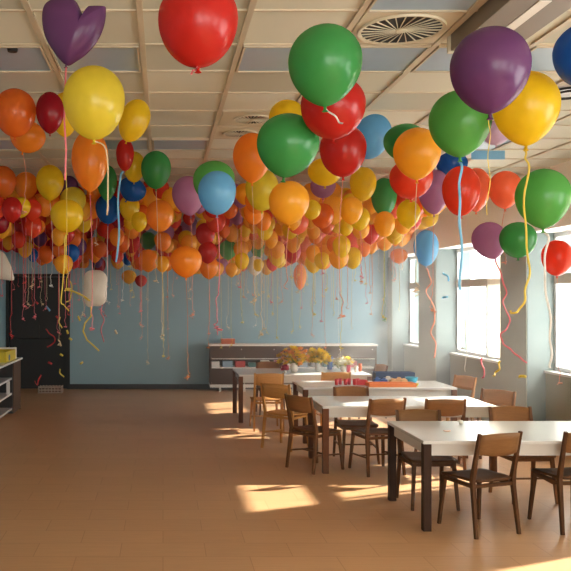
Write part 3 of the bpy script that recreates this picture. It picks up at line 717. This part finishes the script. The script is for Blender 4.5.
R = lambda c, i: (c, i)
HAND = [
 # px, py, w, h, colour, label, kwargs
 (198, 24, 80, 86, 'red', 'big red balloon cut by the top edge, upper left', dict(path=('pink', .004, [(197, 68), (193, 71), (191, 74)]))),
 (94, 103, 62, 73, 'lemon', 'big yellow balloon right below the purple heart balloon', dict(path=('cream', .004, [(106, 150), (108, 190), (107, 215)]))),
 (325, 66, 73, 81, 'green', 'biggest green balloon, top centre, beside the round slotted vent', dict(path=('white', .004, [(336, 118), (342, 124), (338, 120)]))),
 (490, 71, 76, 86, 'purple', 'biggest round purple balloon, in front of green and yellow ones', dict(path=('yellow', .0018, [(489, 140), (489, 180), (487, 215)]))),
 (590, 55, 68, 66, 'blue', 'dark blue balloon cut by the right edge near the top', {}),
 (526, 109, 63, 74, 'yellow', 'big yellow balloon right behind the biggest purple balloon', dict(path=('yellow', .005, [(525, 155), (528, 168), (524, 215), (529, 262), (526, 290), (521, 308), (513, 313), (510, 311)]))),
 (460, 124, 60, 67, 'light green', 'big green balloon below left of the biggest purple balloon', dict(path=('blue', .007, [(461, 170), (459, 200), (461, 240), (460, 290)]))),
 (543, 199, 52, 60, 'light green', 'large bright green balloon at the right edge below the yellow one', dict(path=('white', .007, [(548, 240), (544, 270), (549, 310), (551, 345), (550, 368)]))),
 (333, 108, 64, 62, 'red', 'large red balloon directly under the biggest green balloon', {}),
 (343, 151, 46, 52, 'red', 'medium red balloon touching the bottom of the large red one', dict(rib=R('peach', 4))),
 (288, 146, 62, 64, 'green', 'large green balloon left of the stacked pair of red balloons', dict(tilt=.12)),
 (252, 158, 38, 50, 'orange', 'orange balloon tucked behind the left side of large green balloon', dict(rib=R('cream', 5))),
 (287, 119, 36, 38, 'yellow', 'yellow balloon peeking above the large green balloon at centre', {}),
 (373, 137, 36, 46, 'light blue', 'light blue balloon right of the stacked red balloons', dict(tilt=.35)),
 (217, 193, 38, 44, 'light blue', 'light blue balloon in front of a green one, left of centre', dict(D=.24, rib=R('pink', 3))),
 (214, 182, 42, 42, 'light green', 'green balloon mostly hidden behind the light blue one, left of centre', {}),
 (417, 154, 46, 52, 'golden', 'golden orange balloon in front of a red one, right of centre', dict(rib=R('cream', 3))),
 (411, 179, 42, 40, 'orange-red', 'red balloon half hidden under the golden orange balloon', {}),
 (405, 143, 42, 38, 'green', 'dark green balloon mostly hidden behind the golden orange balloon', {}),
 (434, 192, 31, 45, 'mauve', 'mauve balloon right of the red and golden orange pair', dict(rib=R('peach', 5))),
 (461, 191, 36, 50, 'orange-red', 'red balloon with light ribbon hanging before it, right of mauve one', dict(rib=R('white', 6))),
 (476, 190, 28, 44, 'coral', 'coral red balloon partly hidden behind the red one with ribbon', {}),
 (505, 190, 32, 38, 'coral', 'light orange balloon left of the large bright green one', dict(rib=R('peach', 1))),
 (518, 240, 35, 36, 'green', 'small green balloon overlapping a mauve one, before the window', dict(tilt=.0)),
 (489, 241, 33, 38, 'mauve', 'mauve balloon touching the small green balloon before the window', dict(tilt=-.3, path=('pink', .008, [(501, 275), (506, 292), (503, 304), (509, 316), (508, 327), (501, 334), (503, 343), (511, 350), (519, 357), (527, 363)]))),
 (557, 258, 29, 36, 'orange-red', 'orange-red balloon at the right edge before the nearest window', dict(rib=R('peach', 6))),
 (426, 248, 24, 36, 'light blue', 'light blue balloon hanging in front of the far pier', dict(path=('peach', .010, [(428, 272), (431, 282), (426, 292), (432, 302), (435, 318), (431, 332), (436, 345), (434, 358)]))),
 (498, 214, 18, 19, 'pink', 'small pink balloon above the mauve and green pair', {}),
 (452, 165, 30, 26, 'blue', 'blue balloon peeking out under the big light green balloon', {}),
 (496, 133, 28, 24, 'pale lilac', 'pale lilac balloon peeking between big green and yellow balloons', {}),
 (15, 113, 42, 48, 'deep orange', 'dark orange balloon at the left edge, higher of two touching', {}),
 (28, 137, 36, 32, 'orange', 'orange balloon below the dark orange one at left', dict(tilt=.3, rib=R('peach', 1))),
 (50, 113, 28, 42, 'dark red', 'dark red balloon behind the yellow pair, upper left', {}),
 (65, 115, 29, 45, 'yellow', 'yellow balloon left behind the big yellow one', dict(rib=R('yellow', 6))),
 (135, 121, 30, 44, 'yellow', 'yellow tilted balloon right of the big yellow one', dict(tilt=.35)),
 (90, 161, 37, 62, 'orange', 'long orange balloon directly under the big yellow one', dict(rib=R('pink', 6))),
 (125, 155, 18, 32, 'red', 'narrow red balloon behind the light blue ribbon, upper left', dict(path=('blue', .010, [(121, 175), (118, 200), (119, 235), (116, 262)]))),
 (50, 183, 28, 36, 'yellow', 'yellow balloon topmost of the yellow trio at left', dict(rib=R('white', 4))),
 (67, 216, 33, 33, 'yellow', 'yellow balloon lowest and biggest of the yellow trio at left', dict(path=('yellow', .006, [(65, 240), (64, 270), (61, 300), (64, 305), (69, 311)]))),
 (73, 201, 26, 28, 'lemon', 'yellow balloon between the other two of the yellow trio at left', {}),
 (156, 170, 30, 38, 'green', 'green balloon above the purple one, against the ceiling, left half', dict(rib=R('cream', 4))),
 (188, 196, 32, 40, 'mauve', 'purple balloon left of the light blue and green pair', dict(tilt=-.12, rib=R('peach', 5))),
 (107, 183, 20, 36, 'green', 'narrow green balloon right of the long orange one', {}),
 (108, 209, 25, 30, 'blue', 'blue balloon below the narrow green one', dict(rib=R('white', 5))),
 (133, 190, 28, 24, 'blue', 'blue balloon below left of the green ceiling-high one', dict(tilt=.5)),
 (134, 167, 22, 31, 'yellow', 'yellow balloon left of the green balloon against the ceiling', {}),
 (160, 216, 28, 32, 'orange', 'round orange balloon below the green one, left half', dict(rib=R('cream', 6))),
 (262, 190, 33, 42, 'lemon', 'yellow balloon below the orange one, left of large green', dict(rib=R('cream', 9))),
 (384, 197, 25, 38, 'green', 'green balloon left of the red and golden orange pair, lower', dict(rib=R('green', 12))),
 (323, 187, 25, 22, 'mauve', 'mauve balloon under the medium red balloon', dict(rib=R('pink', 4))),
 (363, 184, 26, 34, 'yellow', 'yellow balloon right of the medium red balloon', dict(rib=R('orange', 4))),
 (325, 172, 34, 28, 'yellow', 'yellow balloon behind the medium red balloon, left side', {}),
 (3, 182, 26, 32, 'deep orange', 'orange balloon at the left edge below the shaded tiles', {}),
 (26, 186, 24, 28, 'orange', 'orange balloon beside the left edge one, under the ceiling', dict(rib=R('pink', 12))),
 (95, 250, 17, 26, 'orange', 'orange balloon low in the canopy above the pale pillow balloon', dict(rib=R('cream', 2))),
 (118, 261, 14, 17, 'golden', 'small golden balloon hanging low, upper of a trio over wall', dict(rib=R('peach', 3))),
 (129, 277, 15, 14, 'golden', 'small golden balloon hanging low beside a tiny red one', dict(rib=R('peach', 0))),
 (141, 281, 12, 12, 'red', 'tiny red balloon hanging lowest over the bare blue wall', dict(rib=R('red', 0))),
 (186, 262, 32, 32, 'orange', 'broad orange balloon at canopy bottom left of the sideboard', dict(rib=R('orange', 5))),
 (228, 250, 18, 20, 'light green', 'small green balloon low in canopy over the orange box', dict(rib=R('cream', 9))),
 (258, 249, 14, 18, 'light green', 'smaller green balloon low in canopy, right of another green one', dict(rib=R('yellow', 11))),
 (255, 266, 16, 20, 'white', 'small whitish balloon low in canopy above the sideboard', dict(rib=R('white', 5))),
 (292, 252, 18, 24, 'red', 'small red balloon low in canopy above the flower vases', dict(rib=R('yellow', 9))),
 (300, 277, 13, 26, 'orange', 'lowest hanging orange balloon above the yellow flowers', dict(rib=R('yellow', 3))),
 (399, 256, 17, 15, 'orange', 'small orange balloon hanging alone near the far room corner', dict(rib=R('yellow', 7))),
 (148, 241, 16, 18, 'light green', 'small green balloon low in canopy over the bare blue wall', dict(rib=R('cream', 5))),
 (190, 227, 17, 20, 'mauve', 'small mauve balloon below the purple one, left of centre', dict(rib=R('cream', 5))),
 (237, 215, 17, 20, 'mauve', 'small mauve balloon right under the light blue one', dict(rib=R('cream', 5))),
 (289, 203, 40, 44, 'golden', 'large golden balloon right below the large green one at centre', dict(rib=R('peach', 0), D=.27)),
]


def clash(a, b, f=.97):
    """do two balloons (x, y, z, horizontal radius, vertical radius unit) touch? the body reaches 1.28 units below its centre"""
    R_ = a[3]+b[3]; za, zb_ = a[2]-.14*a[4], b[2]-.14*b[4]
    dz = (za-zb_)/((a[4]+b[4])*1.14/R_)
    return (a[0]-b[0])**2+(a[1]-b[1])**2+dz*dz < (f*R_)**2
def rec(px, py, w_, h_, Y):
    ctr = P(px, py, Y); Hh = h_*Y/F; sz = Hh/2.28
    return (ctr.x, Y, ctr.z+Hh/2-sz, w_*Y/F/2, sz)
HY = []
for (px, py, w_, h_, c, lab, kw) in HAND:
    D = min(kw.get('D', .30), 1.47*w_/max(1, CY-(py-h_/2))); HY.append(min(F*D/w_, 15.2))
for it in range(200):                                       # slide touching neighbours apart in depth
    bad = 0
    for i in range(len(HAND)):
        for j in range(i+1, len(HAND)):
            if clash(rec(*HAND[i][:4], HY[i]), rec(*HAND[j][:4], HY[j]), 1.0):
                bad += 1; a_, b_ = (i, j) if HY[i] < HY[j] else (j, i)
                HY[a_] *= .985
                hb = HAND[b_]; lim = 1.50*F/max(1, CY-(hb[1]-hb[3]/2))
                if HY[b_]*1.01 < min(lim, 15.2): HY[b_] *= 1.01
    if not bad: break
print('hand clashes', bad)
for i, (px, py, w_, h_, c, lab, kw) in enumerate(HAND):
    kw = {k: v for k, v in kw.items() if k != 'D'}
    balloon(px, py, w_, h_, c, Y=HY[i], label=lab, seed=i, **kw)

# ---- the canopy
random.seed(42)
def top_edge(x): return np.interp(x, [-10, 30, 60, 110, 150, 200, 260, 330, 400, 450], [172, 176, 178, 176, 178, 186, 188, 182, 184, 192])
def bot_edge(x): return np.interp(x, [-10, 20, 45, 70, 105, 130, 170, 205, 240, 285, 300, 320, 350, 375, 400, 425, 445], [248, 256, 268, 270, 272, 268, 272, 274, 276, 270, 272, 268, 266, 250, 244, 228, 205])
def pick_col(x, y):
    if x < 150:
        cs = ['red']*5+['orange-red']*3+['orange']*4+['deep orange']*4+['yellow']*2+['golden']*2+['purple', 'dark red', 'dark red']
        if y > 252: cs += ['blue']*5+['light blue', 'purple', 'purple']
    elif x < 260:
        cs = ['orange-red']*4+['orange']*6+['golden']*6+['yellow']*5+['red']*3+['deep orange']*3+['mauve']
        if y > 255: cs += ['blue', 'light blue', 'red']
    else:
        cs = ['orange']*7+['golden']*8+['yellow']*6+['orange-red']*3+['coral']*4+['deep orange']*2
        if y > 250: cs += ['pink']
    return random.choice(cs)
grid_near = {}
def gk(p): return (int(p[0]/.35+50), int(p[1]/.35), int(p[2]/.35))
def add_grid(p):
    grid_near.setdefault(gk(p), []).append(p)
for p in placed: add_grid(p)
def free(p):
    a, b, c = gk(p)
    for i in (-1, 0, 1):
        for j in (-1, 0, 1):
            for k in (-1, 0, 1):
                for q in grid_near.get((a+i, b+j, c+k), ()):
                    if clash(p, q, .97): return False
    return True
cands = []
tries = 0
cover = np.zeros((571, 571), np.float32)
yy, xx = np.mgrid[0:571, 0:571]
def emask(px, py, w_, h_, s=1.0):
    return ((xx-px)/(w_/2*s))**2+((yy-py)/(h_/2*s))**2 < 1
for bl in BAL: cover[emask(bl['px'], bl['py'], bl['w'], bl['h'])] = 1
while len(cands) < 520 and tries < 60000:
    tries += 1
    x = random.uniform(-6, 446); t, bt = top_edge(x), bot_edge(x)
    y = random.uniform(t+6, bt-5)
    D = random.uniform(.17, .27)
    Ymax = min(15.4, 1.46*F/max(1, CY-y+8))
    if Ymax < 6.8: continue
    lo = max(7.2, Ymax*.62)
    Y = random.uniform(lo, Ymax) if random.random() < .6 else random.uniform((lo+Ymax)/2, Ymax)
    if x > 330 and Y > 12.5 and (x-CX)*Y/F > 4.3: continue
    w_ = D*F/Y; asp = random.uniform(1.05, 1.28); h_ = w_*asp
    if w_ > 25 or (CY-(y-h_/2))*Y/F > 1.50: continue
    ix, iy = int(min(570, max(0, x))), int(y)
    if y+h_/2 > bt+6: continue
    if cover[iy, ix] and random.random() < .85: continue
    if any(Y < q['Y']+.1 and abs(x-q['px']) < .42*(w_+q['w']) and abs(y-q['py']) < .42*(h_+q['h']) for q in BAL): continue
    ctr = P(x, y, Y); sz = h_*Y/F/2.28; p = (ctr.x, Y, ctr.z+h_*Y/F/2-sz, D/2, sz)
    if p[0] > 4.35 or not free(p): continue
    add_grid(p); cands.append((x, y, w_, h_, Y, p))
    cover[emask(x, y, w_, h_, .55)] = 1
# visible area of each, nearest first
idb = np.full((571, 571), -1); zb = np.full((571, 571), 1e9)
for bl in BAL:
    m_ = emask(bl['px'], bl['py'], bl['w'], bl['h']) & (zb > bl['Y']); zb[m_] = bl['Y']; idb[m_] = -2
for i, c in enumerate(cands):
    m_ = emask(c[0], c[1], c[2], c[3]) & (zb > c[4]); zb[m_] = c[4]; idb[m_] = i
vis = np.bincount(idb[idb >= 0], minlength=len(cands))
order = sorted(range(len(cands)), key=lambda i: -vis[i])
NKEEP = 300-len(BAL)
keep = [i for i in order if vis[i] > 30][:NKEEP]
rest = [i for i in order if i not in set(keep)]
ribc = ['cream', 'peach', 'pink', 'yellow', 'orange', 'white', 'cream', 'peach', 'yellow']
for i in keep:
    x, y, w_, h_, Y, p = cands[i]
    c = pick_col(x, y)
    if x < 110: rc = random.choice(['pink', 'red', 'cream', 'pink'])
    else: rc = random.choice(ribc)
    ri = random.randrange(len(RIB)) if y > 225 or random.random() < .45 else None
    balloon(x, y, w_, h_, c, Y=Y, rib=(rc, ri) if ri is not None else None, hi=False, seed=i+100)
# labels of the canopy: colour, tier, the thing below, and its rank among its likes
def region(x):
    for x1, t in ((9, 'at the left edge'), (34, 'over the left of dark doorway'), (68, 'over the right of dark doorway'), (108, 'over the pale pillow balloon'), (142, 'over the blue wall near doorway'), (175, 'over the middle of bare wall'), (209, 'over the blue wall near sideboard'), (235, 'over the orange box'),
                  (258, "over the sideboard's left part"), (281, 'just left of orange flowers'), (306, 'over the orange flowers'), (329, 'over the yellow flowers'), (357, 'over the cream flowers'), (379, "over the sideboard's right end"), (405, 'by the far room corner')):
        if x < x1: return t
    return 'before the far windows'
def tier(y, x):
    t, b = top_edge(x), bot_edge(x); f = (y-t)/(b-t)
    return 'high' if f < .33 else 'midway' if f < .62 else 'low'
SIMPLE = {'deep orange': 'orange', 'coral': 'orange', 'dark red': 'red', 'orange-red': 'red', 'lemon': 'yellow', 'golden': 'yellow', 'light green': 'green', 'mauve': 'purple'}
grp = {}
for bl in BAL:
    if not bl['hand']:
        grp.setdefault((SIMPLE.get(bl['c'], bl['c']), tier(bl['py'], bl['px']), region(bl['px'])), []).append(bl)
ORD = ['first', 'second', 'third', 'fourth', 'fifth', 'sixth', 'seventh', 'eighth']
for (c, t, rg), L_ in grp.items():
    L_.sort(key=lambda b: b['px'])
    for i, b in enumerate(L_):
        n_ = len(L_)
        if n_ == 1: s = 'only one'
        elif n_ == 2: s = ('left' if i == 0 else 'right')+' of two'
        else: s = '%s from left' % ORD[i]
        b['o']['label'] = '%s balloon %s in canopy %s, %s' % (c, t, rg, s)
        b['o']['group'] = 'balloons massed under the ceiling in front of the back wall'
for bl in BAL:
    if bl['hand'] and not bl['o'].get('group'): bl['o']['group'] = 'helium balloons floating under the ceiling'
# the deepest fill of the canopy: too many to single out
def merged(name, items, colsel, label):
    bm = nb(); mats = []; me = bpy.data.meshes.new(name)
    base = BODY_LO[1]
    V, Fc, MI = [], [], []
    bv = [v.co.copy() for v in base.vertices]; bf = [tuple(p.vertices) for p in base.polygons]
    for (p, c) in items:
        if c not in mats: mats.append(c)
        o = len(V); V += [(p[0]+v.x*p[3], p[1]+v.y*p[3], p[2]+v.z*p[4]) for v in bv]; Fc += [tuple(i+o for i in f) for f in bf]; MI += [mats.index(c)]*len(bf)
    me.from_pydata(V, [], Fc)
    for c in mats: me.materials.append(bmat(c))
    me.polygons.foreach_set('material_index', MI); me.polygons.foreach_set('use_smooth', [True]*len(Fc))
    o = bpy.data.objects.new(name, me); col.objects.link(o); bm.free()
    return tag(o, label, 'balloons', kind='stuff')
items = [(cands[i][5], pick_col(cands[i][0], cands[i][1])) for i in rest]
t2 = 0
while len(items) < 420 and t2 < 80000:
    t2 += 1
    x = random.uniform(-6, 436); t, bt = top_edge(x), bot_edge(x); y = random.uniform(t+14, bt-8)
    Ymax = min(15.5, 1.46*F/max(1, CY-y+8)); Y = random.uniform(max(9.5, Ymax*.8), Ymax) if Ymax > 9.5 else Ymax
    D = random.uniform(.17, .25); w_ = D*F/Y; h_ = w_*1.15
    if (CY-(y-h_/2))*Y/F > 1.50: continue
    ctr = P(x, y, Y); p = (ctr.x, Y, ctr.z, D/2, h_*Y/F/2.28)
    if p[0] > 4.35 or not free(p): continue
    add_grid(p); items.append((p, pick_col(x, y)))
merged('balloon_mass', items, None, 'deep mass of orange, red and yellow balloons filling the gaps of the canopy')
print('BALLOONS', len(BAL), 'rest', len(items), 'cands', len(cands), tries)

# ------------------------------------------------------------ streamers and confetti in the air
def streamer(pts, Y, rc, r, label, name='paper_streamer', group='paper streamers and confetti'):
    c = P(sum(p[0] for p in pts)/len(pts), sum(p[1] for p in pts)/len(pts), Y)
    P3 = [P(a, b, Y)-c for a, b in pts]
    if len(P3) > 2:
        sm = []
        for i in range(len(P3)-1):
            p0, p1, p2, p3 = P3[max(0, i-1)], P3[i], P3[i+1], P3[min(len(P3)-1, i+2)]
            for q in range(5):
                t = q/5; sm.append(.5*((2*p1)+(p2-p0)*t+(2*p0-5*p1+4*p2-p3)*t*t+(3*p1-p0-3*p2+p3)*t**3)+Vector((0, .02*math.sin((i*5+q)*.8), 0)))
        sm.append(P3[-1]); P3 = sm
    o = obj(name, tube(nb(), P3, r, 6, .35), rmat(rc), None, True, tuple(c))
    return tag(o, label, 'streamer' if name == 'paper_streamer' else 'confetti', group)
ST = [
 ([(67, 290), (75, 292), (83, 296), (90, 301)], 10.4, 'yellow', .013, 'yellow streamer stretching left from the pale pillow balloon'),
 ([(70, 281), (72, 287), (71, 294), (70, 300), (66, 302)], 12, 'yellow', .010, 'yellow curl just above the stretched yellow streamer'),
 ([(46, 329), (49, 333), (54, 337), (55, 341), (51, 345), (47, 347)], 13, 'red', .011, 'red hooked streamer before the dark doorway'),
 ([(60, 317), (59, 322), (62, 328)], 13, 'yellow', .011, 'short yellow arc before the right side of dark doorway'),
 ([(58, 340), (60, 342), (61, 346)], 13, 'cream', .011, 'short tan curl below the yellow arc'),
 ([(60, 369), (60, 373), (64, 377)], 14, 'yellow', .012, 'yellow bent strip low before the dark doorway'),
 ([(41, 375), (39, 379), (37, 385), (35, 381)], 14, 'red', .012, 'red forked strip just above the pale crate'),
 ([(443, 273), (447, 276), (449, 281)], 10, 'blue', .012, 'light blue arc before the far window reveal, upper'),
 ([(442, 298), (445, 297), (448, 297)], 10, 'blue', .012, 'short light blue strip before the far window reveal, lower'),
 ([(482, 358), (482, 366), (485, 372), (482, 378)], 8, 'pink', .009, 'pink curl hanging under the far window sill'),
 ([(500, 361), (499, 368), (496, 373), (493, 376)], 8, 'yellow', .010, 'yellow curl hanging under the far window sill, right of pink one'),
 ([(519, 377), (523, 376), (526, 377)], 7.5, 'yellow', .014, 'yellow curled scrap low before the near pier'),
 ([(103, 303), (101, 312), (104, 320), (101, 330), (104, 342)], 11.5, 'pink', .008, 'pink wavy streamer below right of the pale pillow balloon'),
 ([(466, 320), (466, 345), (465, 372)], 8.5, 'white', .005, 'thin white streamer hanging before the far window, left side'),
]
for s_ in ST: streamer(*s_[:4], s_[4])
CF = [((46, 306), (50, 311), 'blue', 'blue confetti strip before the dark doorway'), ((56, 316), (58, 318), 'red', 'red confetti dot before the dark doorway, by the yellow arc'),
      ((69, 338), (72, 340), 'yellow', "yellow confetti at the doorway's right edge"), ((60, 354), (63, 356), 'yellow', 'yellow confetti below the short tan curl'),
      ((78, 316), (80, 321), 'yellow', 'yellow confetti left of the long yellow curve'), ((80, 364), (83, 362), 'yellow', 'lowest yellow confetti before the blue wall'),
      ((48, 362), (52, 364), 'red', 'red confetti low before the dark doorway'), ((36, 302), (38, 304), 'red', 'tiny red confetti high before the dark doorway'),
      ((67, 330), (68, 334), 'yellow', 'thin yellow confetti above the doorway-edge one'), ((115, 330), (117, 334), 'cream', 'pale confetti before the blue wall')]
for a, b, rc, lab in CF: streamer([a, b], 12.6, rc, .016, lab, 'confetti')
# light blue paper strip under the ceiling
r = thing('paper_strip', 'light blue paper strip hanging from the ceiling beside the lilac balloon', 'paper strip', tuple(P(488, 155, 7.9)))
obj('strip', box(-.17, .17, -.006, .006, -.045, .045, bev=.003), mat('paper_light_blue', rgb(120, 178, 214), .6, .05), r)
zc = HC-r.location.z
obj('string', bar(bar(nb(), (-.13, 0, .045), (-.13, 0, zc), .002, .002), (.13, 0, .045), (.13, 0, zc), .002, .002), rmat('white'), r)
